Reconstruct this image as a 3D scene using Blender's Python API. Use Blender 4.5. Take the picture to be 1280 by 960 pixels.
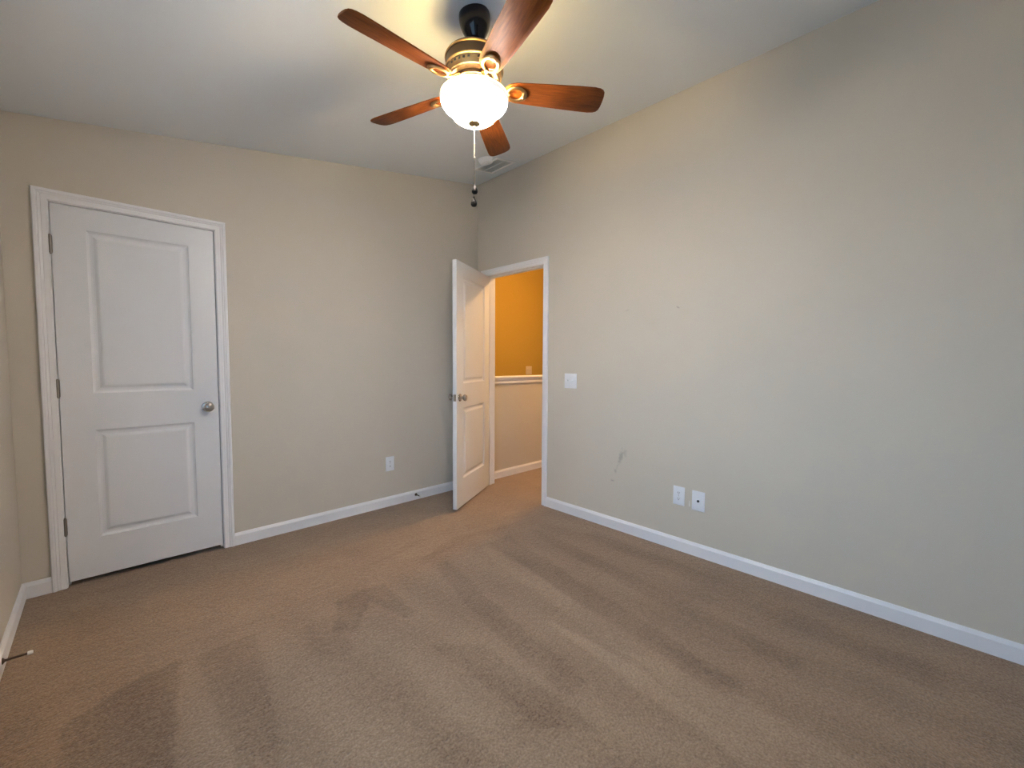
import bpy, bmesh, math, random
from mathutils import Vector, Matrix, noise

random.seed(4)
scene = bpy.context.scene
for o in list(bpy.data.objects):
    bpy.data.objects.remove(o)
COL = scene.collection
R = math.radians

# ------------------------------------------------------------------ room dimensions (metres)
W = 3.022            # room width: x from -W to 0
D = 3.62             # room depth: y from -D to 0
H_HI = 2.9445        # ceiling height at the right wall
H_LO = 2.4377        # ceiling height at the left wall
SL = (H_HI - H_LO) / W
SLA = math.atan(SL)
T = 0.115            # wall thickness
def ceil_z(x): return H_HI + SL * x

# ------------------------------------------------------------------ camera
cam_d = bpy.data.cameras.new('camera')
cam = bpy.data.objects.new('camera', cam_d)
COL.objects.link(cam)
yaw, pitch, roll = -0.7702, -0.0546, 0.0053
cyw, syw, cp, sp = math.cos(yaw), math.sin(yaw), math.cos(pitch), math.sin(pitch)
fw = Vector((-syw * cp, cyw * cp, sp))
rt = Vector((cyw, syw, 0)); up = rt.cross(fw)
r2 = rt * math.cos(roll) + up * math.sin(roll)
u2 = -rt * math.sin(roll) + up * math.cos(roll)
M = Matrix((r2, u2, -fw)).transposed().to_4x4()
M.translation = Vector((-2.6855, -3.2588, 1.2378))
cam.matrix_world = M
cam_d.sensor_width = 36
cam_d.lens = 527.26 / 1280 * 36
cam_d.clip_start = 0.02
scene.camera = cam

# ------------------------------------------------------------------ world, daylight, exposure
SKY = 6.9
world = bpy.data.worlds.new('world'); scene.world = world
world.use_nodes = True
wn = world.node_tree; wn.nodes.clear()
w_out = wn.nodes.new('ShaderNodeOutputWorld'); w_bg = wn.nodes.new('ShaderNodeBackground')
w_tc = wn.nodes.new('ShaderNodeTexCoord'); w_sep = wn.nodes.new('ShaderNodeSeparateXYZ'); w_rp = wn.nodes.new('ShaderNodeValToRGB')
w_mr = wn.nodes.new('ShaderNodeMapRange')
w_mr.inputs['From Min'].default_value = -1; w_mr.inputs['From Max'].default_value = 1
wn.links.new(w_tc.outputs['Generated'], w_sep.inputs[0]); wn.links.new(w_sep.outputs['Z'], w_mr.inputs['Value'])
wn.links.new(w_mr.outputs[0], w_rp.inputs[0]); wn.links.new(w_rp.outputs[0], w_bg.inputs[0]); wn.links.new(w_bg.outputs[0], w_out.inputs[0])
e = w_rp.color_ramp.elements
e[0].position = 0.44; e[0].color = (0.20, 0.33, 0.46, 1)
e[1].position = 0.52; e[1].color = (0.28, 0.62, 1.0, 1)
w_bg.inputs['Strength'].default_value = SKY
scene.view_settings.view_transform = 'Standard'
scene.view_settings.look = 'None'
scene.view_settings.gamma = 1
scene.view_settings.use_curve_mapping = False
scene.view_settings.exposure = 0.0
FAN_EMIT = 198.0
FAN_BULB = 80.0
HALL_EMIT = 460.0
WIN = (-3.30, -1.80, 0.60, 2.08)     # window opening in the left wall: y0, y1, z0, z1
pl = bpy.data.lights.new('window_portal', 'AREA'); pl.shape = 'RECTANGLE'
pl.size = WIN[1] - WIN[0]; pl.size_y = WIN[3] - WIN[2]; pl.cycles.is_portal = True
po = bpy.data.objects.new('window_portal', pl); COL.objects.link(po)
po.location = (-W - T - 0.02, (WIN[0] + WIN[1]) / 2, (WIN[2] + WIN[3]) / 2)
po.rotation_euler = (R(90), 0, R(-90))     # faces +x, into the room
scene.cycles.max_bounces = 10
scene.cycles.diffuse_bounces = 7
scene.cycles.sample_clamp_indirect = 40
scene.cycles.caustics_reflective = False
scene.cycles.caustics_refractive = False

# ------------------------------------------------------------------ materials
def principled(name, col, rough=0.6, metal=0.0, spec=0.5):
    m = bpy.data.materials.new(name); m.use_nodes = True
    b = m.node_tree.nodes['Principled BSDF']
    b.inputs['Base Color'].default_value = (*col, 1); b.inputs['Roughness'].default_value = rough
    b.inputs['Metallic'].default_value = metal; b.inputs['Specular IOR Level'].default_value = spec
    return m, m.node_tree, b
def N(nt, t, **kw):
    n = nt.nodes.new(t)
    for k, v in kw.items(): setattr(n, k, v)
    return n
def bump(nt, b, scale, strength, dist, detail=3, coord='Object', rough=0.5):
    tc = N(nt, 'ShaderNodeTexCoord'); nz = N(nt, 'ShaderNodeTexNoise'); bp = N(nt, 'ShaderNodeBump')
    nz.inputs['Scale'].default_value = scale; nz.inputs['Detail'].default_value = detail; nz.inputs['Roughness'].default_value = rough
    bp.inputs['Strength'].default_value = strength; bp.inputs['Distance'].default_value = dist
    nt.links.new(tc.outputs[coord], nz.inputs['Vector']); nt.links.new(nz.outputs['Fac'], bp.inputs['Height'])
    nt.links.new(bp.outputs[0], b.inputs['Normal'])
    return tc, nz
WALL_COL = (0.56, 0.515, 0.445)
def wall_mat(name='wall_paint', col=WALL_COL, marks=()):
    m, nt, b = principled(name, col, 0.75, 0, 0.3)
    tc, nz = bump(nt, b, 260, 0.18, 0.002)
    n2 = N(nt, 'ShaderNodeTexNoise'); n2.inputs['Scale'].default_value = 2.5
    nt.links.new(tc.outputs['Object'], n2.inputs['Vector'])
    rp = N(nt, 'ShaderNodeValToRGB')
    rp.color_ramp.elements[0].color = tuple(c * 0.97 for c in col) + (1,)
    rp.color_ramp.elements[1].color = tuple(min(1, c * 1.03) for c in col) + (1,)
    nt.links.new(n2.outputs['Fac'], rp.inputs[0])
    last = rp.outputs[0]
    if marks:
        wob = N(nt, 'ShaderNodeTexNoise'); wob.inputs['Scale'].default_value = 45
        nt.links.new(tc.outputs['Object'], wob.inputs['Vector'])
    for (y, z, ry, rz, tilt, amt, mc) in marks:
        mp = N(nt, 'ShaderNodeMapping', vector_type='TEXTURE')
        mp.inputs['Location'].default_value = (0, y, z); mp.inputs['Rotation'].default_value = (tilt, 0, 0)
        mp.inputs['Scale'].default_value = (1, ry, rz)
        nt.links.new(tc.outputs['Object'], mp.inputs['Vector'])
        ln = N(nt, 'ShaderNodeVectorMath', operation='LENGTH'); nt.links.new(mp.outputs[0], ln.inputs[0])
        ad = N(nt, 'ShaderNodeMath', operation='MULTIPLY_ADD'); ad.inputs[1].default_value = 1.4; nt.links.new(wob.outputs['Fac'], ad.inputs[0]); nt.links.new(ln.outputs['Value'], ad.inputs[2])
        mr = N(nt, 'ShaderNodeMapRange', interpolation_type='SMOOTHSTEP')
        mr.inputs['From Min'].default_value = 1.9; mr.inputs['From Max'].default_value = 1.0
        mr.inputs['To Min'].default_value = 0; mr.inputs['To Max'].default_value = amt
        nt.links.new(ad.outputs[0], mr.inputs['Value'])
        mx = N(nt, 'ShaderNodeMix', data_type='RGBA'); mx.inputs['B'].default_value = (*mc, 1)
        nt.links.new(mr.outputs[0], mx.inputs['Factor']); nt.links.new(last, mx.inputs['A']); last = mx.outputs['Result']
    nt.links.new(last, b.inputs['Base Color'])
    return m
DK = (0.16, 0.15, 0.14); LT = (0.75, 0.73, 0.68)
M_wall = wall_mat()
M_wall_marked = wall_mat('wall_paint_marked', marks=[
    (-1.632, 0.545, 0.020, 0.062, R(13), 0.40, DK), (-1.668, 0.578, 0.014, 0.045, R(-6), 0.20, DK),
    (-1.588, 0.432, 0.012, 0.018, 0, 0.28, DK), (-1.566, 0.357, 0.017, 0.010, 0, 0.35, DK), (-1.604, 0.47, 0.009, 0.03, R(14), 0.15, DK),
    (-2.03, 1.59, 0.016, 0.006, R(30), 0.35, DK), (-1.66, 1.60, 0.02, 0.006, R(-20), 0.2, DK),
    (-2.139, 0.322, 0.005, 0.024, 0, 0.8, LT)])
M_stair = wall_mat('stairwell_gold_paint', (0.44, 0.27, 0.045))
M_ceil, nt, b = principled('ceiling_paint', (0.74, 0.785, 0.835), 0.85, 0, 0.2); bump(nt, b, 190, 0.12, 0.002)
M_trim, nt, b = principled('white_trim_paint', (0.75, 0.75, 0.775), 0.42, 0, 0.5); bump(nt, b, 60, 0.03, 0.001)
M_door, nt, b = principled('white_door_paint', (0.68, 0.695, 0.73), 0.4, 0, 0.5)
tc, nz = bump(nt, b, 14, 0.10, 0.001, 6); mp = N(nt, 'ShaderNodeMapping'); mp.inputs['Scale'].default_value = (9, 9, 0.8)
nt.links.new(tc.outputs['Object'], mp.inputs[0]); nt.links.new(mp.outputs[0], nz.inputs['Vector'])
M_plate, nt, b = principled('white_plate_plastic', (0.74, 0.765, 0.81), 0.35); bump(nt, b, 30, 0.01, 0.0005)
M_device, nt, b = principled('white_device_plastic', (0.90, 0.90, 0.91), 0.4); bump(nt, b, 30, 0.01, 0.0005)
M_plate_orange_lit, nt, b = principled('white_plate_orange_lit', (0.60, 0.46, 0.28), 0.4); bump(nt, b, 30, 0.01, 0.0005)  # white plate with the orange hall light mixed into its base colour
M_slot, nt, b = principled('dark_slot', (0.02, 0.02, 0.02), 0.6); bump(nt, b, 30, 0.01, 0.0005)
def metal(name, col, rough, var=0.15, metallic=1.0):
    m, nt, b = principled(name, col, rough, metallic)
    tc, nz = bump(nt, b, 40, 0.02, 0.0005)
    rp = N(nt, 'ShaderNodeMapRange'); rp.inputs['To Min'].default_value = rough * (1 - var); rp.inputs['To Max'].default_value = rough * (1 + var)
    nt.links.new(nz.outputs['Fac'], rp.inputs['Value']); nt.links.new(rp.outputs[0], b.inputs['Roughness'])
    return m
M_nickel = metal('satin_nickel', (0.42, 0.39, 0.36), 0.28)
M_bronze = metal('dark_bronze', (0.10, 0.068, 0.050), 0.32, metallic=0.85)
M_brass = metal('antique_brass', (0.55, 0.36, 0.17), 0.34)
M_hinge = metal('aged_hinge_metal', (0.30, 0.27, 0.24), 0.4)
M_black = metal('gloss_black_canopy', (0.003, 0.0035, 0.006), 0.14, metallic=0.0)
M_black.node_tree.nodes['Principled BSDF'].inputs['Specular IOR Level'].default_value = 0.3
M_fob = metal('dark_fob_wood', (0.012, 0.008, 0.006), 0.65, metallic=0.0)
M_fob.node_tree.nodes['Principled BSDF'].inputs['Specular IOR Level'].default_value = 0.15
M_chain = metal('bead_chain_metal', (0.26, 0.22, 0.18), 0.45)
M_vent, nt, b = principled('grille_paint', (0.68, 0.70, 0.70), 0.5); bump(nt, b, 60, 0.02, 0.001)
M_rubber, nt, b = principled('white_rubber', (0.8, 0.78, 0.74), 0.6); bump(nt, b, 60, 0.02, 0.001)

# wood of the fan blades: grain runs along the blade (local x)
M_wood, nt, b = principled('walnut_blade', (0.2, 0.08, 0.03), 0.5, 0, 0.2)
tc = N(nt, 'ShaderNodeTexCoord'); mp = N(nt, 'ShaderNodeMapping'); mp.inputs['Scale'].default_value = (5, 55, 20)
nz = N(nt, 'ShaderNodeTexNoise'); nz.inputs['Scale'].default_value = 2.2; nz.inputs['Detail'].default_value = 7; nz.inputs['Roughness'].default_value = 0.65
rp = N(nt, 'ShaderNodeValToRGB'); rp.color_ramp.elements[0].position = 0.3; rp.color_ramp.elements[1].position = 0.72
rp.color_ramp.elements[0].color = (0.100, 0.022, 0.003, 1); rp.color_ramp.elements[1].color = (0.26, 0.068, 0.010, 1)
nt.links.new(tc.outputs['Object'], mp.inputs[0]); nt.links.new(mp.outputs[0], nz.inputs['Vector']); nt.links.new(nz.outputs['Fac'], rp.inputs[0]); nt.links.new(rp.outputs[0], b.inputs['Base Color'])

# frosted glass bowl, lit from inside: brightest where the bulbs sit, rim dimmer
def glow(name, col, strength, alb=(0.9, 0.9, 0.86)):
    m, nt, b = principled(name, alb, 0.35)
    b.inputs['Emission Color'].default_value = (*col, 1); b.inputs['Emission Strength'].default_value = strength
    return m
M_glass_lit = glow('lit_frosted_glass', (1.0, 0.895, 0.81), FAN_EMIT)
M_hall_lit = glow('lit_hall_glass', (1.0, 0.57, 0.21), HALL_EMIT)
M_glass_in = glow('lit_glass_inside', (1.0, 0.71, 0.30), FAN_BULB * 0.25)
M_bulb = glow('bulb_glass', (1.0, 0.71, 0.30), FAN_BULB)
nt = M_glass_lit.node_tree; b = nt.nodes['Principled BSDF']
tc = N(nt, 'ShaderNodeTexCoord'); sx = N(nt, 'ShaderNodeSeparateXYZ'); mr = N(nt, 'ShaderNodeMapRange')
nt.links.new(tc.outputs['Object'], sx.inputs[0]); nt.links.new(sx.outputs['Z'], mr.inputs['Value'])
mr.inputs['From Min'].default_value = -0.026; mr.inputs['From Max'].default_value = -0.060
mr.inputs['To Min'].default_value = FAN_EMIT * 0.004; mr.inputs['To Max'].default_value = FAN_EMIT
nt.links.new(mr.outputs[0], b.inputs['Emission Strength'])

# carpet: short cut pile with vacuum strokes (nap) stored per vertex
M_carpet, nt, b = principled('beige_carpet', (0.4, 0.3, 0.22), 0.95, 0, 0.1)
b.inputs['Sheen Weight'].default_value = 0.25; b.inputs['Sheen Roughness'].default_value = 0.5
tc = N(nt, 'ShaderNodeTexCoord')
n1 = N(nt, 'ShaderNodeTexNoise'); n1.inputs['Scale'].default_value = 120; n1.inputs['Detail'].default_value = 3; n1.inputs['Roughness'].default_value = 0.7
n2 = N(nt, 'ShaderNodeTexNoise'); n2.inputs['Scale'].default_value = 38; n2.inputs['Detail'].default_value = 4; n2.inputs['Roughness'].default_value = 0.65
n3 = N(nt, 'ShaderNodeTexNoise'); n3.inputs['Scale'].default_value = 3.2; n3.inputs['Detail'].default_value = 3; n3.inputs['Distortion'].default_value = 0.6
for n in (n1, n2, n3): nt.links.new(tc.outputs['Object'], n.inputs['Vector'])
at = N(nt, 'ShaderNodeAttribute', attribute_name='pile_nap')
def madd(a, k, c):
    m_ = N(nt, 'ShaderNodeMath', operation='MULTIPLY_ADD'); nt.links.new(a, m_.inputs[0]); m_.inputs[1].default_value = k
    if isinstance(c, float): m_.inputs[2].default_value = c
    else: nt.links.new(c, m_.inputs[2])
    return m_.outputs[0]
s = madd(n1.outputs['Fac'], 1.7, -0.85 + 0.5)
s = madd(n2.outputs['Fac'], 0.60, s); s = madd(n3.outputs['Fac'], 0.30, s); s = madd(at.outputs['Fac'], 0.55, s)
sb = N(nt, 'ShaderNodeMath', operation='SUBTRACT'); nt.links.new(s, sb.inputs[0]); sb.inputs[1].default_value = 0.725
rp = N(nt, 'ShaderNodeValToRGB')
rp.color_ramp.elements[0].position = 0.0; rp.color_ramp.elements[0].color = (0.103, 0.056, 0.027, 1)
rp.color_ramp.elements[1].position = 1.0; rp.color_ramp.elements[1].color = (0.36, 0.248, 0.156, 1)
nt.links.new(sb.outputs[0], rp.inputs[0]); nt.links.new(rp.outputs[0], b.inputs['Base Color'])
h = madd(n1.outputs['Fac'], 0.6, 0.0); h = madd(n2.outputs['Fac'], 1.0, h)
bp = N(nt, 'ShaderNodeBump'); bp.inputs['Strength'].default_value = 0.7; bp.inputs['Distance'].default_value = 0.012
nt.links.new(h, bp.inputs['Height']); nt.links.new(bp.outputs[0], b.inputs['Normal'])

# ------------------------------------------------------------------ mesh helpers
def add_box(bm, x0, x1, y0, y1, z0, z1, bevel=0):
    x0, x1 = min(x0, x1), max(x0, x1); y0, y1 = min(y0, y1), max(y0, y1); z0, z1 = min(z0, z1), max(z0, z1)
    v = [bm.verts.new(p) for p in ((x0,y0,z0),(x1,y0,z0),(x1,y1,z0),(x0,y1,z0),(x0,y0,z1),(x1,y0,z1),(x1,y1,z1),(x0,y1,z1))]
    fs = [bm.faces.new([v[i] for i in q]) for q in ((0,3,2,1),(4,5,6,7),(0,1,5,4),(1,2,6,5),(2,3,7,6),(3,0,4,7))]
    if bevel:
        es = list({e_ for f in fs for e_ in f.edges})
        bmesh.ops.bevel(bm, geom=es, offset=bevel, segments=2, profile=0.5, affect='EDGES')
def add_prism(bm, poly, axis, a, b_):
    def P(p, t):
        return {'x': (t, p[0], p[1]), 'y': (p[0], t, p[1]), 'z': (p[0], p[1], t)}[axis]
    v0 = [bm.verts.new(P(p, a)) for p in poly]; v1 = [bm.verts.new(P(p, b_)) for p in poly]
    n = len(poly); bm.faces.new(v0); bm.faces.new(v1[::-1])
    for i in range(n): bm.faces.new((v0[i], v1[i], v1[(i+1) % n], v0[(i+1) % n]))
def add_lathe(bm, prof, seg=48, mat=None):
    M_ = mat or Matrix.Identity(4); rings = []
    for r_, z in prof:
        if r_ < 1e-6: rings.append([bm.verts.new(M_ @ Vector((0, 0, z)))])
        else: rings.append([bm.verts.new(M_ @ Vector((r_*math.cos(2*math.pi*i/seg), r_*math.sin(2*math.pi*i/seg), z))) for i in range(seg)])
    for a, c in zip(rings, rings[1:]):
        for i in range(seg):
            j = (i+1) % seg
            if len(a) == 1 and len(c) == 1: continue
            if len(a) == 1: bm.faces.new((a[0], c[j], c[i]))
            elif len(c) == 1: bm.faces.new((a[i], a[j], c[0]))
            else: bm.faces.new((a[i], a[j], c[j], c[i]))
def add_tube(bm, pts, rad, seg=10, flat=1.0, caps=True):
    pts = [Vector(p) for p in pts]; n = len(pts)
    rs = rad if isinstance(rad, (list, tuple)) else [rad]*n
    rings = []; prev = None
    for i, p in enumerate(pts):
        t = (pts[min(i+1, n-1)] - pts[max(i-1, 0)]).normalized()
        ref = Vector((0, 0, 1)) if abs(t.z) < 0.95 else Vector((1, 0, 0))
        s_ = t.cross(ref).normalized(); q = s_.cross(t).normalized()
        rings.append([bm.verts.new(p + (s_*math.cos(a) + q*math.sin(a)*flat)*rs[i]) for a in [2*math.pi*k/seg for k in range(seg)]])
    for a, c in zip(rings, rings[1:]):
        for k in range(seg):
            j = (k+1) % seg; bm.faces.new((a[k], a[j], c[j], c[k]))
    if caps: bm.faces.new(rings[0][::-1]); bm.faces.new(rings[-1])
def add_sphere(bm, c, r_, sz=1.0, seg=16):
    prof = [(r_*math.sin(math.pi*i/10), -r_*sz*math.cos(math.pi*i/10)) for i in range(11)]
    add_lathe(bm, prof, seg, Matrix.Translation(c))
def sweep(bm, path, prof, normal, closed=False):
    """mitred sweep of prof [(across, out)] along path; 'across' points away from the opening, out = wall normal"""
    path = [Vector(p) for p in path]; normal = Vector(normal); n = len(path); rings = []
    for i, p in enumerate(path):
        d0 = (p - path[i-1]).normalized() if i > 0 else None
        d1 = (path[i+1] - p).normalized() if i < n-1 else None
        s0 = d0.cross(normal) if d0 else None; s1 = d1.cross(normal) if d1 else None
        if s0 and s1:
            m_ = (s0 + s1).normalized(); m_ = m_ / max(0.2, m_.dot(s0))
        else: m_ = s0 or s1
        rings.append([bm.verts.new(p + m_*a + normal*o_) for a, o_ in prof])
    k = len(prof)
    for a, c in zip(rings, rings[1:]):
        for i in range(k): bm.faces.new((a[i], a[(i+1) % k], c[(i+1) % k], c[i]))
    bm.faces.new(rings[0][::-1]); bm.faces.new(rings[-1])
def obj(name, bm, mat, parent=None, loc=(0,0,0), rot=(0,0,0), smooth=0, mats=None):
    bmesh.ops.recalc_face_normals(bm, faces=bm.faces)
    me = bpy.data.meshes.new(name); bm.to_mesh(me); bm.free()
    me.materials.append(mat)
    if smooth:
        for p in me.polygons: p.use_smooth = True
        me.set_sharp_from_angle(angle=R(smooth))
    o = bpy.data.objects.new(name, me); COL.objects.link(o)
    o.location = loc; o.rotation_euler = rot
    if parent: o.parent = parent
    return o
def tag(o, label, cat, group=None):
    o['label'] = label; o['category'] = cat
    if group: o['group'] = group
    return o
def struct(name, bm, mat, label, cat, smooth=0, **kw):
    o = obj(name, bm, mat, smooth=smooth, **kw); o['kind'] = 'structure'; o['label'] = label; o['category'] = cat
    return o
def empty(name, loc, rot=(0,0,0)):
    o = bpy.data.objects.new(name, None); COL.objects.link(o); o.location = loc; o.rotation_euler = rot
    o.empty_display_size = 0.1
    return o

# ------------------------------------------------------------------ room shell
# openings
CX1, CX2 = -2.8551, -2.1579          # closet slab edges on the back wall
DH = 2.030; GAP = 0.013              # slab height, gap under doors
OT = GAP + DH + 0.005                # top of clear opening
EY1, EY2 = -0.1217, -0.8659          # entry clear opening on the right wall (y)
JT = 0.019
HX = 2.20                            # hall far side wall
# back wall (y 0..T)
bm = bmesh.new()
ox0, ox1, ot = CX1 - 0.004 - JT, CX2 + 0.005 + JT, OT + JT
add_prism(bm, [(-W - T, 0 - 0.03), (ox0, -0.03), (ox0, ceil_z(ox0)+.02), (-W - T, ceil_z(-W - T)+.02)], 'y', 0, T)
add_prism(bm, [(ox1, -0.03), (0, -0.03), (0, ceil_z(0)+.02), (ox1, ceil_z(ox1)+.02)], 'y', 0, T)
add_prism(bm, [(ox0, ot), (ox1, ot), (ox1, ceil_z(ox1)+.02), (ox0, ceil_z(ox0)+.02)], 'y', 0, T)
struct('wall_back', bm, M_wall, 'greige painted back wall holding the closed white closet door', 'wall')
# right wall (x 0..T)
bm = bmesh.new()
oy0, oy1 = EY2 - JT, EY1 + JT
add_box(bm, 0, T, -D - T, oy0, -0.03, H_HI + .04)
add_box(bm, 0, T, oy1, 1.02, -0.03, H_HI + .04)
add_box(bm, 0, T, oy0, oy1, ot, H_HI + .04)
struct('wall_right', bm, M_wall_marked, 'greige painted right wall with scuff marks and the open doorway', 'wall')
# left wall with the window opening (behind the camera)
wy0, wy1, wz0, wz1 = WIN
bm = bmesh.new()
add_box(bm, -W - T, -W, -D - T, wy0, -0.03, H_LO + .02); add_box(bm, -W - T, -W, wy1, 0, -0.03, H_LO + .02)
add_box(bm, -W - T, -W, wy0, wy1, -0.03, wz0); add_box(bm, -W - T, -W, wy0, wy1, wz1, H_LO + .02)
struct('wall_left', bm, M_wall, 'greige painted wall at the left edge beside the closet door', 'wall')
# front wall
bm = bmesh.new()
add_prism(bm, [(-W, -.03), (0, -.03), (0, ceil_z(0)+.02), (-W, ceil_z(-W)+.02)], 'y', -D - T, -D)
struct('wall_front', bm, M_wall, 'greige painted wall opposite the closet', 'wall')
# sloped ceiling
bm = bmesh.new()
add_prism(bm, [(-W - T, ceil_z(-W - T)), (0, ceil_z(0)), (0, ceil_z(0) + .1), (-W - T, ceil_z(-W - T) + .1)], 'y', -D - T, T)
struct('ceiling', bm, M_ceil, 'white sloped ceiling rising from the left wall to the right wall', 'ceiling')

# ---- floor with vacuum strokes
def soft(d, w=0.02):
    t = max(0.0, min(1.0, 0.5 + d / (2*w))); return t*t*(3 - 2*t)
def inside(poly, x, y):
    """signed distance, positive inside"""
    n = len(poly); best = 1e9; ins = False
    for i in range(n):
        x1, y1 = poly[i]; x2, y2 = poly[(i+1) % n]
        dx, dy = x2 - x1, y2 - y1
        t = max(0, min(1, ((x-x1)*dx + (y-y1)*dy) / (dx*dx + dy*dy)))
        best = min(best, math.hypot(x - x1 - t*dx, y - y1 - t*dy))
        if (y1 > y) != (y2 > y) and x < (x2-x1)*(y-y1)/(y2-y1) + x1: ins = not ins
    return best if ins else -best
strokes = [  # (polygon on the floor, amount, edge softness)
    ([(-2.51,-1.13),(-2.57,-1.68),(-2.64,-2.3),(-2.86,-2.0),(-2.81,-1.23),(-2.68,-1.14)], -0.42, .02),
    ([(-2.23,-1.12),(-2.27,-1.59),(-2.34,-1.95),(-2.37,-2.5),(-2.42,-1.84),(-2.43,-1.55),(-2.46,-1.15)], -0.24, .025),
    ([(-2.06,-1.22),(-1.92,-1.22),(-1.93,-1.51),(-1.99,-1.56),(-2.10,-1.45)], -0.16, .03),
    ([(-1.60,-1.14),(-1.62,-1.50),(-1.68,-1.50),(-1.74,-1.25),(-1.90,-1.44),(-1.98,-1.36),(-1.86,-1.13)], -0.34, .02),
    ([(-2.85,-0.34),(-2.57,-0.40),(-2.60,-0.56),(-2.80,-0.62)], -0.22, .07),
    ([(-0.66,-1.12),(-0.80,-1.9),(-0.95,-2.75),(-1.08,-2.75),(-0.98,-2.0),(-0.84,-1.12)], -0.26, .02),
    ([(-0.94,-1.16),(-1.08,-1.9),(-1.22,-2.9),(-1.17,-3.3),(-1.05,-3.2),(-0.98,-2.2),(-0.88,-1.16)], 0.20, .02),
    ([(-1.19,-1.15),(-1.30,-1.7),(-1.38,-2.35),(-1.50,-2.35),(-1.42,-1.7),(-1.28,-1.15)], -0.24, .02),
    ([(-1.20,-1.95),(-1.31,-2.9),(-1.30,-3.2),(-1.24,-3.2),(-1.16,-2.2)], 0.34, .015),
    ([(-0.42,-1.2),(-0.50,-1.9),(-0.62,-2.9),(-0.72,-2.9),(-0.64,-2.0),(-0.50,-1.2)], -0.22, .03),
    ([(-0.14,-1.5),(-0.18,-2.3),(-0.30,-3.3),(-0.48,-3.3),(-0.34,-2.3),(-0.26,-1.5)], -0.20, .04),
    ([(-1.70,-1.75),(-1.66,-2.35),(-1.52,-2.5),(-1.54,-1.9)], -0.22, .02),
    ([(-1.98,-1.6),(-1.96,-2.3),(-1.84,-2.3),(-1.86,-1.6)], -0.12, .03),
    ([(-0.55,-0.98),(-0.95,-0.92),(-1.30,-1.02),(-1.30,-1.06),(-0.92,-1.0),(-0.55,-1.03)], -0.20, .02),
    ([(-0.80,-0.75),(-1.25,-0.78),(-1.60,-0.88),(-1.22,-0.84)], -0.18, .03),
]
def nap(x, y):
    wx = x + 0.022*noise.noise((x*6, y*6, 0.3)) + 0.008*noise.noise((x*25, y*25, 3.3)); wy = y + 0.04*noise.noise((x*4, y*4, 7.1)) + 0.008*noise.noise((x*25, y*25, 9.3))
    v = 0.5
    for poly, amt, w in strokes:
        d = inside(poly, wx, wy); v += amt * 1.15 * soft(d, w*.7)
    if y < -1.0:
        k = soft(-1.05 - y, .12)
        v += k * 0.10 * math.sin((wx + 0.14*(wy + 1)) * 2*math.pi / 0.29) + k*0.05
    else:
        v += 0.10 + 0.11 * noise.noise((x*3.0, y*9.0, 2.2)) + 0.10*noise.noise((x*8, y*14, 5.0))
    return v
bm = bmesh.new()
fx0, fx1, fy0, fy1 = -W - .02, HX + .02, -D - .02, T
st = 0.016; nx = int((fx1-fx0)/st); ny = int((fy1-fy0)/st)
lay = bm.verts.layers.float.new('pile_nap'); grid = []
for j in range(ny+1):
    row = []
    for i in range(nx+1):
        x = fx0 + (fx1-fx0)*i/nx; y = fy0 + (fy1-fy0)*j/ny
        v = bm.verts.new((x, y, 0)); v[lay] = nap(x, y); row.append(v)
    grid.append(row)
for j in range(ny):
    for i in range(nx): bm.faces.new((grid[j][i], grid[j][i+1], grid[j+1][i+1], grid[j+1][i]))
n0 = len(bm.verts)
for (a, b_, c, d_, z0, z1) in ((fx0, fx1, fy0, fy1, -.05, -.002), (-W, -1.75, T, 0.75, -.05, 0)):
    add_box(bm, a, b_, c, d_, z0, z1)
bm.verts.ensure_lookup_table()
for v in bm.verts[n0:]: v[lay] = 0.5
struct('floor', bm, M_carpet, 'beige cut pile carpet with vacuum strokes covering the whole floor', 'carpet')

# ---- baseboards
BH = 0.0822; BT = 0.013
def base_prof(t=BT, h=BH): return [(0, 0), (t, 0), (t, h - .018), (t*.55, h - .006), (t*.35, h), (0, h)]
def base_run(bm, p, q, n):
    """p->q along the wall at floor, n = direction into the room"""
    p, q, n = Vector(p), Vector(q), Vector(n); a = []
    for e_ in (p, q): a.append([bm.verts.new(e_ + n*u_ + Vector((0, 0, v_))) for u_, v_ in base_prof()])
    k = len(a[0]); bm.faces.new(a[0]); bm.faces.new(a[1][::-1])
    for i in range(k): bm.faces.new((a[0][i], a[1][i], a[1][(i+1) % k], a[0][(i+1) % k]))
CW = 0.055; RV = 0.004
c_l, c_r = CX1 - .004 - RV, CX2 + .005 + RV     # casing inner edges, closet
e_n, e_f = EY1 + RV, EY2 - RV                   # casing inner edges, entry
CT = OT + RV                                     # casing inner top
bm = bmesh.new(); base_run(bm, (-W, 0, 0), (c_l - CW, 0, 0), (0, -1, 0)); base_run(bm, (c_r + CW, 0, 0), (0, 0, 0), (0, -1, 0))
struct('baseboard_back', bm, M_trim, 'white baseboard along the back wall either side of the closet', 'baseboard')
bm = bmesh.new(); base_run(bm, (0, e_f - CW, 0), (0, -D, 0), (-1, 0, 0)); base_run(bm, (0, -BT, 0), (0, e_n + CW, 0), (-1, 0, 0))
struct('baseboard_right', bm, M_trim, 'long white baseboard along the scuffed right wall', 'baseboard')
bm = bmesh.new(); base_run(bm, (-W, -D, 0), (-W, 0, 0), (1, 0, 0))
struct('baseboard_left', bm, M_trim, 'white baseboard along the left wall carrying the door stop', 'baseboard')
bm = bmesh.new(); base_run(bm, (-W, -D, 0), (0, -D, 0), (0, 1, 0))
struct('baseboard_front', bm, M_trim, 'white baseboard under the window', 'baseboard')

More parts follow.
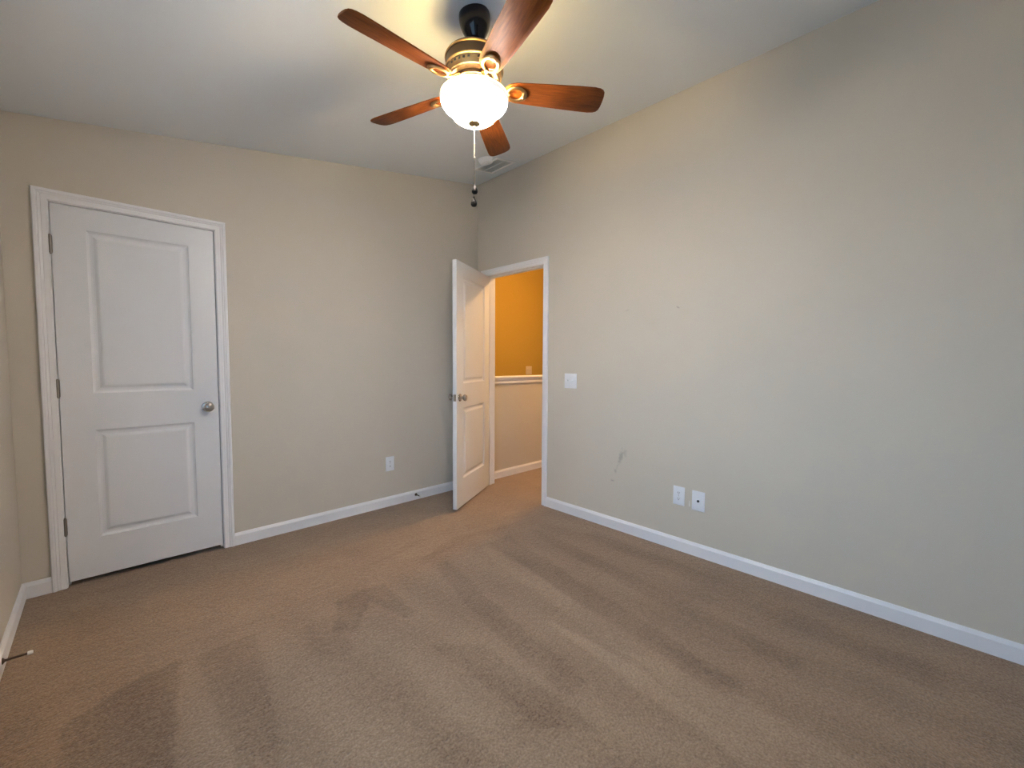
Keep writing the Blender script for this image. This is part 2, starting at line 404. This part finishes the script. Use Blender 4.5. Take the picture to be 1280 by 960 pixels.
# ---- casings and jambs
cas = [(0, 0), (0, .0085), (.002, .0095), (.021, .0105), (.0235, .0085), (.027, .0100), (.033, .0135), (.0355, .0120), (.038, .0150), (.042, .0170), (CW-.004, .0170), (CW, .0140), (CW, 0)]
bm = bmesh.new()   # path runs so that 'across' points outwards
sweep(bm, [(c_l, 0, 0), (c_l, 0, CT), (c_r, 0, CT), (c_r, 0, 0)], [(-a, o_) for a, o_ in cas], (0, -1, 0))
t1 = struct('trim_1', bm, M_trim, 'white moulded casing framing the closed closet door', 'door casing')
bm = bmesh.new()
add_box(bm, ox0, ox0 + JT, -.001, T, 0, OT + JT); add_box(bm, ox1 - JT, ox1, -.001, T, 0, OT + JT); add_box(bm, ox0 + JT, ox1 - JT, -.001, T, OT, OT + JT)
add_box(bm, ox0 + JT, ox0 + JT + .010, .040, .075, 0, OT); add_box(bm, ox1 - JT - .010, ox1 - JT, .040, .075, 0, OT); add_box(bm, ox0 + JT + .01, ox1 - JT - .01, .040, .075, OT - .010, OT)
struct('trim_2', bm, M_trim, 'white jamb and stop lining the closet door opening', 'door jamb')
bm = bmesh.new()
sweep(bm, [(0, e_n, 0), (0, e_n, CT), (0, e_f, CT), (0, e_f, 0)], [(-a, o_) for a, o_ in cas], (-1, 0, 0))
struct('trim_3', bm, M_trim, 'white moulded casing framing the open doorway to the hall', 'door casing')
bm = bmesh.new()
sweep(bm, [(T, e_f, 0), (T, e_f, CT), (T, e_n, CT), (T, e_n, 0)], [(-a, o_) for a, o_ in cas], (1, 0, 0))
struct('trim_6', bm, M_trim, 'white casing on the hall side of the open doorway', 'door casing')
bm = bmesh.new()
add_box(bm, -.001, T, EY1, EY1 + JT, 0, OT + JT); add_box(bm, -.001, T, EY2 - JT, EY2, 0, OT + JT); add_box(bm, -.001, T, EY2, EY1, OT, OT + JT)
add_box(bm, .040, .075, EY1 - .010, EY1, 0, OT); add_box(bm, .040, .075, EY2, EY2 + .010, 0, OT); add_box(bm, .040, .075, EY2 + .01, EY1 - .01, OT - .010, OT)
jamb = struct('trim_4', bm, M_trim, 'white jamb and stop lining the open doorway to the hall', 'door jamb')
bm = bmesh.new(); add_box(bm, -.0035, .028, EY2 - .0005, EY2 + .0015, .905, .965, .0004); add_box(bm, -.0045, -.0012, EY2 - .006, EY2 + .001, .915, .955, .0006)
obj('strike_plate', bm, M_hinge, jamb)['label'] = 'dark metal strike plate on the latch side of the jamb'

# ---- doors (slab local frame: hinge edge at x=0, room-side face at y=0 looking towards -y)
def door_slab(w, h=DH, t=0.035):
    bm = bmesh.new()
    sx0 = 0.128; xs = [0, sx0, w - sx0, w]; o_ = h - DH; zs = [0, 0.232 + o_, 0.832 + o_, 1.036 + o_, 1.914 + o_, h]
    steps = [(0, 0), (.003, .004), (.012, .0095), (.020, .0105), (.028, .0095), (.041, .0025), (.046, .0015)]
    for side in (0, 1):
        Y = (lambda d: d) if side == 0 else (lambda d: t - d)
        for i in range(3):
            for j in range(5):
                x0, x1, z0, z1 = xs[i], xs[i+1], zs[j], zs[j+1]
                if i == 1 and j in (1, 3):
                    rings = [[bm.verts.new(p) for p in ((x0+s_, Y(d), z0+s_), (x1-s_, Y(d), z0+s_), (x1-s_, Y(d), z1-s_), (x0+s_, Y(d), z1-s_))] for s_, d in steps]
                    for a, c in zip(rings, rings[1:]):
                        for k in range(4): bm.faces.new((a[k], a[(k+1) % 4], c[(k+1) % 4], c[k]))
                    bm.faces.new(rings[-1])
                else:
                    bm.faces.new([bm.verts.new(p) for p in ((x0, Y(0), z0), (x1, Y(0), z0), (x1, Y(0), z1), (x0, Y(0), z1))])
    for j in range(5):
        for x in (0, w): bm.faces.new([bm.verts.new(p) for p in ((x, 0, zs[j]), (x, t, zs[j]), (x, t, zs[j+1]), (x, 0, zs[j+1]))])
    for i in range(3):
        for z in (0, h): bm.faces.new([bm.verts.new(p) for p in ((xs[i], 0, z), (xs[i+1], 0, z), (xs[i+1], t, z), (xs[i], t, z))])
    bmesh.ops.remove_doubles(bm, verts=bm.verts, dist=1e-5)
    return bm
KP = [(0, 0), (.031, 0), (.0325, .003), (.030, .007), (.016, .010), (.0115, .014), (.0115, .026), (.017, .031), (.0255, .038), (.0285, .046), (.0270, .054), (.020, .0605), (.010, .063), (0, .0635)]
def knob(parent, x, z, side, t=0.035):
    bm = bmesh.new()
    M_ = Matrix.Translation((x, 0 if side < 0 else t, z)) @ Matrix.Rotation(R(90 if side < 0 else -90), 4, 'X')
    add_lathe(bm, KP, 32, M_)
    o = obj('door_knob', bm, M_nickel, parent, smooth=40); return o
def hinge(parent, z, t=0.035):
    bm = bmesh.new()
    add_tube(bm, [(-.0035, -.006, z - .045), (-.0035, -.006, z + .045)], .0062, 12)
    for k in (-1, 1): add_sphere(bm, (-.0035, -.006, z + k*.047), .0055, .8, 10)
    add_box(bm, -.0030, -.0005, -.003, .028, z - .044, z + .044)
    add_box(bm, -.006, .004, -.0035, -.0005, z - .044, z + .044)
    return obj('hinge', bm, M_hinge, parent, smooth=40)
def latch(parent, w, z, t=0.035):
    bm = bmesh.new(); add_box(bm, w - .0005, w + .0012, .005, t - .005, z - .028, z + .028, .0004)
    add_prism(bm, [(w, t*.5 - .006), (w + .009, t*.5 + .005), (w, t*.5 + .006)], 'z', z - .008, z + .008)
    return obj('latch_plate', bm, M_hinge, parent)
wC = CX2 - CX1
d1 = obj('door_1', door_slab(wC, DH - .015), M_door, loc=(CX1, 0.0, GAP + .015)); d1['kind'] = 'structure'; d1['category'] = 'door'
d1['label'] = 'closed white two panel closet door on the back wall'
G1 = GAP + .015
for z in (0.334 - G1, 1.079 - G1, 1.83 - G1): hinge(d1, z)
knob(d1, 0.640, 0.938 - G1, -1); latch(d1, wC, 0.938 - G1)
wE = 0.738
d2 = obj('door_2', door_slab(wE), M_door, loc=(-.003, EY1 - .003, GAP), rot=(0, 0, R(208.2))); d2['kind'] = 'structure'; d2['category'] = 'door'
d2['label'] = 'white two panel door standing open into the room at the doorway'
for z in (0.334 - GAP, 1.079 - GAP, 1.83 - GAP): hinge(d2, z)
knob(d2, wE - .060, 0.935 - GAP, -1); knob(d2, wE - .060, 0.935 - GAP, 1); latch(d2, wE, 0.935 - GAP)

# ---- closet behind the closed door
bm = bmesh.new()
add_box(bm, -W - T, -W, T, .75, -.03, 2.44); add_box(bm, -1.75, -1.65, T, .75, -.03, 2.44); add_box(bm, -W - T, -1.65, .75, .85, -.03, 2.44); add_box(bm, -W - T, -1.65, T, .85, 2.44, 2.5)
struct('wall_closet', bm, M_wall, 'walls of the closet behind the closed white door', 'wall')

# ---- hall beyond the doorway
bm = bmesh.new(); add_box(bm, T, HX, 0, T, -0.4, 1.05)
struct('wall_half', bm, M_wall, 'beige half wall in the hall under the white cap rail', 'half wall')
bm = bmesh.new()
add_prism(bm, [(-.018, 1.050), (T + .018, 1.050), (T + .022, 1.056), (T + .022, 1.068), (T + .018, 1.073), (-.018, 1.073), (-.022, 1.068), (-.022, 1.056)], 'x', T, HX)
add_prism(bm, [(0, .995), (-.009, .998), (-.011, 1.015), (-.007, 1.020), (-.012, 1.040), (-.012, 1.050), (0, 1.050)], 'x', T, HX)
struct('trim_5', bm, M_trim, 'white cap rail and moulding on top of the hall half wall', 'cap rail')
bm = bmesh.new(); base_run(bm, (T, 0, 0), (HX, 0, 0), (0, -1, 0)); base_run(bm, (HX, -BT, 0), (HX, -D, 0), (-1, 0, 0)); base_run(bm, (T, e_f - CW, 0), (T, -D, 0), (1, 0, 0))
struct('baseboard_hall', bm, M_trim, 'white baseboard at the foot of the hall half wall', 'baseboard')
bm = bmesh.new(); add_box(bm, T, 3.2, .92, 1.02, -2.6, 2.76)
struct('wall_stair', bm, M_stair, 'golden stairwell wall beyond the half wall lit orange by the hall lamp', 'wall')
bm = bmesh.new(); add_box(bm, HX, HX + .1, -D - T, .0, -.03, 2.76); add_box(bm, HX, 3.2, 0, .1, -2.6, 2.76); add_box(bm, 3.1, 3.2, .1, .92, -2.6, 2.76); add_box(bm, T, HX, -D - T, -D, -.03, 2.76)
add_box(bm, T, 3.2, .1, .92, -2.7, -2.6)
add_box(bm, T, HX, T - .02, T, -2.6, -.05)
struct('wall_hall', bm, M_wall, 'walls enclosing the hall and stairwell beyond the doorway', 'wall')
bm = bmesh.new(); add_box(bm, T, 3.2, -D - T, 1.02, 2.72, 2.78)
struct('ceiling_hall', bm, M_ceil, 'flat white ceiling of the hall', 'ceiling')

# ---- window in the left wall, behind the camera (daylight source)
bm = bmesh.new()
fx = -W - .075; ym = (wy0 + wy1)/2; zm = (wz0 + wz1)/2
for (a, b_, c, d_) in ((wy0, wy0+.05, wz0, wz1), (wy1-.05, wy1, wz0, wz1), (wy0+.05, wy1-.05, wz0, wz0+.05), (wy0+.05, wy1-.05, wz1-.05, wz1), (ym-.03, ym+.03, wz0+.05, wz1-.05)):
    add_box(bm, fx - .03, fx + .03, a, b_, c, d_)
for (a, b_) in ((wy0+.05, ym-.03), (ym+.03, wy1-.05)): add_box(bm, fx - .02, fx + .02, a, b_, zm - .02, zm + .02)
win = struct('window_1', bm, M_trim, 'white double window letting daylight in through the left wall', 'window')
M_pane = bpy.data.materials.new('window_glass'); M_pane.use_nodes = True
nt = M_pane.node_tree; nt.nodes.clear()
n_o = N(nt, 'ShaderNodeOutputMaterial'); n_m = N(nt, 'ShaderNodeMixShader'); n_t = N(nt, 'ShaderNodeBsdfTransparent'); n_g = N(nt, 'ShaderNodeBsdfGlossy'); n_g.inputs['Roughness'].default_value = 0.02
n_m.inputs[0].default_value = 0.01
nt.links.new(n_t.outputs[0], n_m.inputs[1]); nt.links.new(n_g.outputs[0], n_m.inputs[2]); nt.links.new(n_m.outputs[0], n_o.inputs[0])
for (ya, yb) in ((wy0+.05, ym-.03), (ym+.03, wy1-.05)):
    bm = bmesh.new(); add_box(bm, fx - .002, fx + .002, ya, yb, wz0+.05, wz1-.05); obj('pane', bm, M_pane, win)
bm = bmesh.new(); add_box(bm, -W - .045, -W + .03, wy0 - .03, wy1 + .03, wz0 - .02, wz0, .003)
obj('window_sill', bm, M_trim, win)
bm = bmesh.new()
sweep(bm, [(-W, wy0, wz0 - .02), (-W, wy0, wz1), (-W, wy1, wz1), (-W, wy1, wz0 - .02)], [(-a, o_) for a, o_ in cas], (1, 0, 0))
obj('window_casing', bm, M_trim, win)

# ------------------------------------------------------------------ ceiling fan
FX, FY = -1.514, -1.812
FZ = ceil_z(FX)
fan = empty('ceiling_fan', (FX, FY, FZ))
tag(fan, 'five blade walnut ceiling fan with a glowing white glass bowl under the sloped ceiling', 'ceiling fan')
def fz(z): return z - FZ
bm = bmesh.new()
add_lathe(bm, [(0, 0.0), (.064, 0.0), (.0655, -.006), (.066, -.020), (.064, -.038), (.058, -.058), (.049, -.076), (.041, -.088), (.036, -.098), (.031, -.104), (0, -.104)], 48)
obj('canopy', bm, M_black, fan, rot=(0, -SLA*0.5, 0), smooth=40)['label'] = 'gloss black rounded canopy'
bm = bmesh.new(); add_lathe(bm, [(0, fz(2.60)), (.0135, fz(2.60)), (.0135, fz(2.53)), (.03, fz(2.528)), (.034, fz(2.518)), (0, fz(2.518))], 24)
obj('downrod', bm, M_black, fan, smooth=40)
bm = bmesh.new()
add_lathe(bm, [(0, fz(2.522)), (.085, fz(2.522)), (.108, fz(2.520)), (.119, fz(2.514)), (.1225, fz(2.507)), (.1225, fz(2.502)), (.118, fz(2.499)), (.1165, fz(2.480)), (.118, fz(2.466))], 64)
add_lathe(bm, [(.118, fz(2.466)), (.121, fz(2.464)), (.1225, fz(2.459)), (.121, fz(2.455)), (.117, fz(2.4535)), (.1145, fz(2.436)), (.110, fz(2.426)), (.106, fz(2.424)), (.103, fz(2.420)), (.095, fz(2.419)), (0, fz(2.419))], 64)
motor = obj('motor_housing', bm, M_bronze, fan, smooth=35)
bm = bmesh.new()
for k, (zz, rr) in enumerate(((2.4595, .1225), (2.5045, .1228))):
    add_lathe(bm, [(rr - .002, fz(zz + .004)), (rr + .0008, fz(zz + .0025)), (rr + .0014, fz(zz)), (rr + .0008, fz(zz - .0025)), (rr - .002, fz(zz - .004))], 64)
add_lathe(bm, [(.116, fz(2.452)), (.1175, fz(2.450)), (.1155, fz(2.436)), (.111, fz(2.4265)), (.109, fz(2.4275))], 64)
obj('motor_band', bm, M_brass, motor, smooth=35)['label'] = 'brass coloured band around the dark motor housing'
for k in range(36):
    a = 2*math.pi*k/36
    if k % 6 == 5: continue
    bm = bmesh.new(); add_box(bm, -.001, .0018, -.0050, .0050, -.0045, .0040, .0008)
    bm.transform(Matrix.Rotation(a, 4, 'Z') @ Matrix.Translation((.1163, 0, fz(2.4435))))
    obj('vent_slot', bm, M_slot, motor)['label'] = 'dark vent slot in the brass band'
# flywheel under the motor
bm = bmesh.new(); add_lathe(bm, [(0, fz(2.419)), (.082, fz(2.419)), (.086, fz(2.415)), (.086, fz(2.404)), (.080, fz(2.400)), (0, fz(2.400))], 48)
obj('flywheel', bm, M_bronze, fan, smooth=35)

ZB = 2.388
def blade_bm():
    bm = bmesh.new(); t = .0055
    out = []
    L0, L1 = .128, .570
    # outline from root to tip (upper side), mirrored; rounded root and rounded tip corners
    top = [(L0, 0.0), (L0+.002, .016), (L0+.010, .030), (L0+.024, .041), (L0+.05, .047), (.25, .0515), (.35, .0565), (.45, .0605), (.515, .0620), (.538, .0600), (.552, .054), (.5600, .044), (.5635, .026), (.5645, 0)]
    pts = top + [(x, -y) for x, y in top[-2:0:-1]]
    add_prism(bm, pts, 'z', -t/2, t/2)
    es = [e_ for e_ in bm.edges if abs(e_.verts[0].co.z - e_.verts[1].co.z) < 1e-6]
    bmesh.ops.bevel(bm, geom=es, offset=.0014, segments=2, profile=.5, affect='EDGES')
    return bm
def arm_bm():
    bm = bmesh.new(); zc = -.0085
    # arm from the flywheel down and out
    add_tube(bm, [(.070, 0, .020), (.088, 0, .019), (.103, 0, .012), (.118, 0, .000), (.132, 0, zc), (.146, 0, zc)], [.011, .011, .0095, .009, .0095, .011], 12, flat=.6)
    # two prongs forming an open oval ring
    for s_ in (1, -1):
        pts = []; rs = []
        for k in range(15):
            a = math.pi * (1 - k/14)
            pts.append((.178 + .036*math.cos(a), s_*.030*math.sin(a)**.9 if 0 < k < 14 else 0, zc)); rs.append(.0055 + .0045*(k/14))
        add_tube(bm, pts, rs, 10, flat=.55)
    # crescent pad at the outer end
    pts = []; rs = []
    for k in range(13):
        a = R(-62 + 124*k/12); pts.append((.176 + .040*math.cos(a), .034*math.sin(a), zc)); rs.append(.003 + .0085*math.sin(math.pi*k/12))
    add_tube(bm, pts, rs, 10, flat=.7)
    for (x, y) in ((.150, 0), (.212, .012), (.212, -.012)): add_sphere(bm, (x, y, zc - .006), .0045, .6, 10)
    return bm
blade_me = arm_me = None
PITCH = R(-16)
for k in range(5):
    ang = R(36 + 72*k)
    if k == 0:
        bo = obj('blade', blade_bm(), M_wood, fan, smooth=30); ao = obj('blade_arm', arm_bm(), M_brass, fan, smooth=50)
        b_first, a_first = bo, ao
    else:
        bo = b_first.copy(); COL.objects.link(bo); bo.parent = fan
        ao = a_first.copy(); COL.objects.link(ao); ao.parent = fan
    rot = (Matrix.Rotation(ang, 3, 'Z') @ Matrix.Rotation(PITCH, 3, 'X')).to_euler()
    bo.location = (0, 0, fz(ZB)); bo.rotation_euler = rot
    ao.location = (0, 0, fz(ZB)); ao.rotation_euler = rot
# light kit
bm = bmesh.new()
add_lathe(bm, [(0, fz(2.401)), (.052, fz(2.401)), (.056, fz(2.396)), (.056, fz(2.380)), (.062, fz(2.374)), (.080, fz(2.368)), (.082, fz(2.362)), (.060, fz(2.360)), (0, fz(2.360))], 48)
obj('light_fitter', bm, M_bronze, fan, smooth=35)
bm = bmesh.new()
outer = [(.1385, 2.359), (.1425, 2.356), (.1450, 2.348), (.1440, 2.338), (.1390, 2.325), (.1300, 2.313), (.1180, 2.303), (.1080, 2.297), (.1030, 2.291), (.0980, 2.282), (.0890, 2.271), (.0760, 2.262), (.0580, 2.256), (.0350, 2.252), (.015, 2.251)]
inner = [(r_ - .005 if r_ > .02 else r_, z + .004) for r_, z in outer][::-1]
prof = [(r_, z - 2.359) for r_, z in outer + inner]; prof.append(prof[0])
add_lathe(bm, prof, 64)
bmesh.ops.remove_doubles(bm, verts=bm.verts, dist=1e-6)
bowl = obj('glass_bowl', bm, M_glass_lit, fan, loc=(0, 0, fz(2.359)), smooth=60); bowl['label'] = 'glowing white frosted glass bowl'
bowl.data.materials.append(M_glass_in)
nseg = 64; n_out = len(outer)
for p in bowl.data.polygons:      # faces whose normal looks to the inside of the bowl use the dimmer inner glass
    c_ = p.center; nr = (p.normal.x*c_.x + p.normal.y*c_.y)
    if p.normal.z > 0.05 or (nr < 0 and p.normal.z > -0.3): p.material_index = 1
bm = bmesh.new()
add_tube(bm, [(0, 0, fz(2.362)), (0, 0, fz(2.248))], .004, 10)
obj('centre_rod', bm, M_brass, fan, smooth=40)
bm = bmesh.new()
add_lathe(bm, [(0, fz(2.2515)), (.023, fz(2.2515)), (.0262, fz(2.248)), (.0255, fz(2.244)), (.020, fz(2.240)), (.010, fz(2.237)), (.006, fz(2.234)), (.0058, fz(2.226)), (.004, fz(2.223)), (0, fz(2.222))], 32)
obj('finial', bm, M_brass, fan, smooth=40)['label'] = 'brass coloured finial cap under the bowl'
def chain(x, y, z0, zc, z1, bells):
    bm = bmesh.new(); n = int((z0 - zc) / .0042)
    add_tube(bm, [(x, y, fz(z0)), (x, y, fz(zc))], .0006, 5)
    for i in range(n): add_sphere(bm, (x, y, fz(z0 - (i+.5)*.0042)), .0009, 1, 6)
    for zz, rr in bells: add_sphere(bm, (x, y, fz(zz)), rr, 1.3, 10)
    c = obj('pull_chain', bm, M_chain, fan, smooth=60)
    b3 = bmesh.new(); add_tube(b3, [(x, y, fz(zc)), (x, y, fz(z1))], .0006, 5); obj('cord', b3, M_fob, c)['label'] = 'thin dark lower cord'
    b2 = bmesh.new()
    add_lathe(b2, [(0, .025), (.003, .024), (.0045, .016), (.0095, .007), (.0130, -.003), (.0130, -.010), (.0095, -.0165), (0, -.0185)], 20)
    f = obj('fob', b2, M_fob, c, loc=(x, y, fz(z1 - .016)), smooth=50); f['label'] = 'dark rounded pull chain fob'
    return c
chain(.0012, -.0016, 2.226, 2.104, 1.987, [(2.104, .0034), (2.160, .0026)])
chain(-.0012, .0010, 2.226, 2.112, 1.934, [(2.112, .0020)])
for k in range(2):
    a = R(20 + 180*k); bm = bmesh.new()
    add_lathe(bm, [(0, .03), (.010, .03), (.011, .012), (.018, -.004), (.021, -.018), (.018, -.031), (.009, -.039), (0, -.041)], 20)
    obj('bulb', bm, M_bulb, fan, loc=(.048*math.cos(a), .048*math.sin(a), fz(2.330)), smooth=60)
bl = bpy.data.lights.new('fan_bulb_light', 'POINT'); bl.energy = FAN_BULB; bl.color = (1.0, .71, .30); bl.shadow_soft_size = .03
bo = bpy.data.objects.new('fan_bulb_light', bl); COL.objects.link(bo); bo.parent = fan; bo.location = (0.0, 0.0, fz(2.335))
bo.location = (.03, .0, fz(2.350))

# ------------------------------------------------------------------ small things on ceiling
v = empty('ceiling_vent', (-.2168, -.4830, ceil_z(-.2168)), (0, -SLA, 0))
tag(v, 'white rectangular air vent on the ceiling near the room corner', 'air vent')
bm = bmesh.new(); hx, hy, bw = .106, .150, .020
for (a, b_, c, d_) in ((-hx, hx, -hy, -hy+bw), (-hx, hx, hy-bw, hy), (-hx, -hx+bw, -hy+bw, hy-bw), (hx-bw, hx, -hy+bw, hy-bw)):
    add_box(bm, a, b_, c, d_, -.007, 0, .0015)
obj('frame', bm, M_device, v)
bm = bmesh.new(); nsl = 9
for i in range(nsl):
    x = -hx + bw + (2*hx - 2*bw)*(i + .5)/nsl
    b0 = bmesh.new(); add_box(b0, -.0095, .0095, -hy+bw, hy-bw, -.0006, .0006); b0.transform(Matrix.Translation((x, 0, -.005)) @ Matrix.Rotation(R(-14), 4, 'Y'))
    tmp = bpy.data.meshes.new('t'); b0.to_mesh(tmp); b0.free(); bm.from_mesh(tmp); bpy.data.meshes.remove(tmp)
add_box(bm, -.003, .003, -hy+bw, hy-bw, -.0065, -.001)
obj('slats', bm, M_vent, v)
bm = bmesh.new(); add_box(bm, -hx+bw, hx-bw, -hy+bw, hy-bw, -.0012, 0)
obj('backing', bm, M_vent, v)

sx, sy = -.386, -.565
sm = empty('smoke_detector', (sx, sy, ceil_z(sx)), (0, -SLA, 0))
tag(sm, 'round white smoke detector beside the ceiling vent', 'smoke detector')
bm = bmesh.new(); add_lathe(bm, [(0, 0), (.062, 0), (.063, -.004), (.061, -.010), (0, -.010)], 40); obj('mounting_base', bm, M_device, sm, smooth=40)
bm = bmesh.new(); add_lathe(bm, [(.060, -.010), (.058, -.014), (.056, -.022), (.050, -.031), (.036, -.036), (.034, -.034), (.020, -.034), (.018, -.037), (0, -.038)], 40); obj('cover', bm, M_device, sm, smooth=40)

# ------------------------------------------------------------------ wall plates
def plate_root(name, loc, rotz, label, cat, group=None):
    return tag(empty(name, loc, (0, 0, rotz)), label, cat, group)
# local frame: plate in the xz plane, front towards -y
def face_plate(root, w, h, mat=None):
    bm = bmesh.new(); add_box(bm, -w/2, w/2, -.0055, 0, -h/2, h/2, .0022); return obj('face_plate', bm, mat or M_plate, root, smooth=30)
def duplex(name, loc, rotz, label, w=.076, h=.122):
    r_ = plate_root(name, loc, rotz, label, 'power outlet', 'duplex wall outlets')
    face_plate(r_, w, h)
    for s_ in (1, -1):
        bm = bmesh.new(); zc = s_*.0195
        prof = [(.0165*math.cos(a), zc + max(-.0125, min(.0125, .0165*math.sin(a)))) for a in [2*math.pi*k/28 for k in range(28)]]
        add_prism(bm, prof, 'y', -.0075, -.004); rc = obj('receptacle', bm, M_plate, r_)
        bm = bmesh.new(); add_box(bm, -.0068, -.0042, -.0081, -.007, zc - .002, zc + .007); add_box(bm, .0042, .0064, -.0081, -.007, zc - .001, zc + .006)
        add_lathe(bm, [(0, 0), (.0026, 0), (.0026, .0011), (0, .0011)], 12, Matrix.Translation((0, -.007, zc - .007)) @ Matrix.Rotation(R(90), 4, 'X'))
        obj('slots', bm, M_slot, rc)
    bm = bmesh.new(); add_lathe(bm, [(0, 0), (.0028, 0), (.002, .0012), (0, .0014)], 12, Matrix.Translation((0, -.0055, 0)) @ Matrix.Rotation(R(90), 4, 'X'))
    obj('screw', bm, M_nickel, r_)
    return r_
duplex('wall_outlet', (-.964, 0, .362), 0, 'white duplex outlet low on the back wall between closet and open door')
duplex('wall_outlet', (0, -2.070, .362), R(-90), 'white duplex outlet on the right wall, left of the cable plate')
cp_ = plate_root('cable_plate', (0, -2.196, .356), R(-90), 'white cable plate with one dark round jack, right of the outlet on the right wall', 'wall plate')
face_plate(cp_, .080, .126)
bm = bmesh.new(); M_ = Matrix.Translation((0, -.0055, 0)) @ Matrix.Rotation(R(90), 4, 'X')
add_lathe(bm, [(0, 0), (.0078, 0), (.0078, .003), (.005, .003), (.005, .010), (.004, .0105), (0, .0105)], 20, M_)
obj('jack', bm, M_slot, cp_)['label'] = 'dark round coaxial jack'
for s_ in (1, -1):
    bm = bmesh.new(); add_lathe(bm, [(0, 0), (.0028, 0), (.002, .0012), (0, .0014)], 12, Matrix.Translation((0, -.0055, s_*.042)) @ Matrix.Rotation(R(90), 4, 'X'))
    obj('screw', bm, M_plate, cp_)
def double_switch(loc, rotz, label, mat=None):
    r_ = plate_root('light_switch', loc, rotz, label, 'light switch')
    face_plate(r_, .120, .118, mat)
    for s_, up_ in ((-1, 1), (1, -1)):
        bm = bmesh.new(); x = s_*.023
        add_box(bm, x - .0055, x + .0055, -.0068, -.004, -.0125, .0125, .0006)
        M_ = Matrix.Translation((x, -.006, 0)) @ Matrix.Rotation(R(-28*up_), 4, 'X')
        b0 = bmesh.new(); add_box(b0, -.0042, .0042, -.015, 0, -.0045, .0045, .001); b0.transform(M_)
        tmp = bpy.data.meshes.new('t'); b0.to_mesh(tmp); b0.free(); bm.from_mesh(tmp); bpy.data.meshes.remove(tmp)
        for z_ in (.030, -.030): add_lathe(bm, [(0, 0), (.0028, 0), (.002, .0012), (0, .0014)], 12, Matrix.Translation((x, -.0055, z_)) @ Matrix.Rotation(R(90), 4, 'X'))
        obj('toggle', bm, mat or M_plate, r_)
    return r_
double_switch((0, -1.166, 1.081), R(-90), 'white double toggle light switch on the right wall beside the doorway')
double_switch((1.70, .92, 1.105), 0, 'small double switch on the orange lit stairwell wall above the cap rail', M_plate_orange_lit)

# ------------------------------------------------------------------ door stops on the baseboards
def door_stop(loc, rot, label, ln=.078):
    r_ = tag(empty('door_stop', loc, rot), label, 'door stop', 'door stops on baseboards')
    # local +x points away from the baseboard
    Q = Matrix.Rotation(R(90), 4, 'Y')
    bm = bmesh.new(); add_lathe(bm, [(0, 0), (.0125, 0), (.0125, .002), (.009, .0045), (.0055, .007), (.0048, .010), (.0044, ln - .012), (.005, ln - .010), (0, ln - .010)], 20, Q)
    obj('rod', bm, M_bronze, r_, smooth=40)
    bm = bmesh.new(); add_lathe(bm, [(0, ln - .012), (.0072, ln - .012), (.0078, ln - .006), (.0078, ln), (.006, ln + .003), (0, ln + .0035)], 20, Q)
    obj('rubber_tip', bm, M_rubber, r_, smooth=40)['label'] = 'white rubber tip'
door_stop((-W + BT, -.722, .048), (0, 0, 0), 'dark metal door stop with white tip on the left wall baseboard')
door_stop((-.721, -BT, .046), (0, 0, R(-90)), 'small metal door stop on the back wall baseboard behind the open door')

# ------------------------------------------------------------------ hall lamp (source of the orange light)
hl = empty('hall_ceiling_lamp', (1.15, -.60, 2.72))
tag(hl, 'warm glowing flush ceiling lamp in the hall', 'ceiling lamp')
bm = bmesh.new(); add_lathe(bm, [(0, 0), (.10, 0), (.105, -.010), (.100, -.020), (0, -.020)], 40); obj('lamp_base', bm, M_brass, hl, smooth=40)
bm = bmesh.new(); add_lathe(bm, [(.096, -.020), (.094, -.045), (.080, -.070), (.050, -.088), (0, -.095)], 40); obj('glass_shade', bm, M_hall_lit, hl, smooth=60)
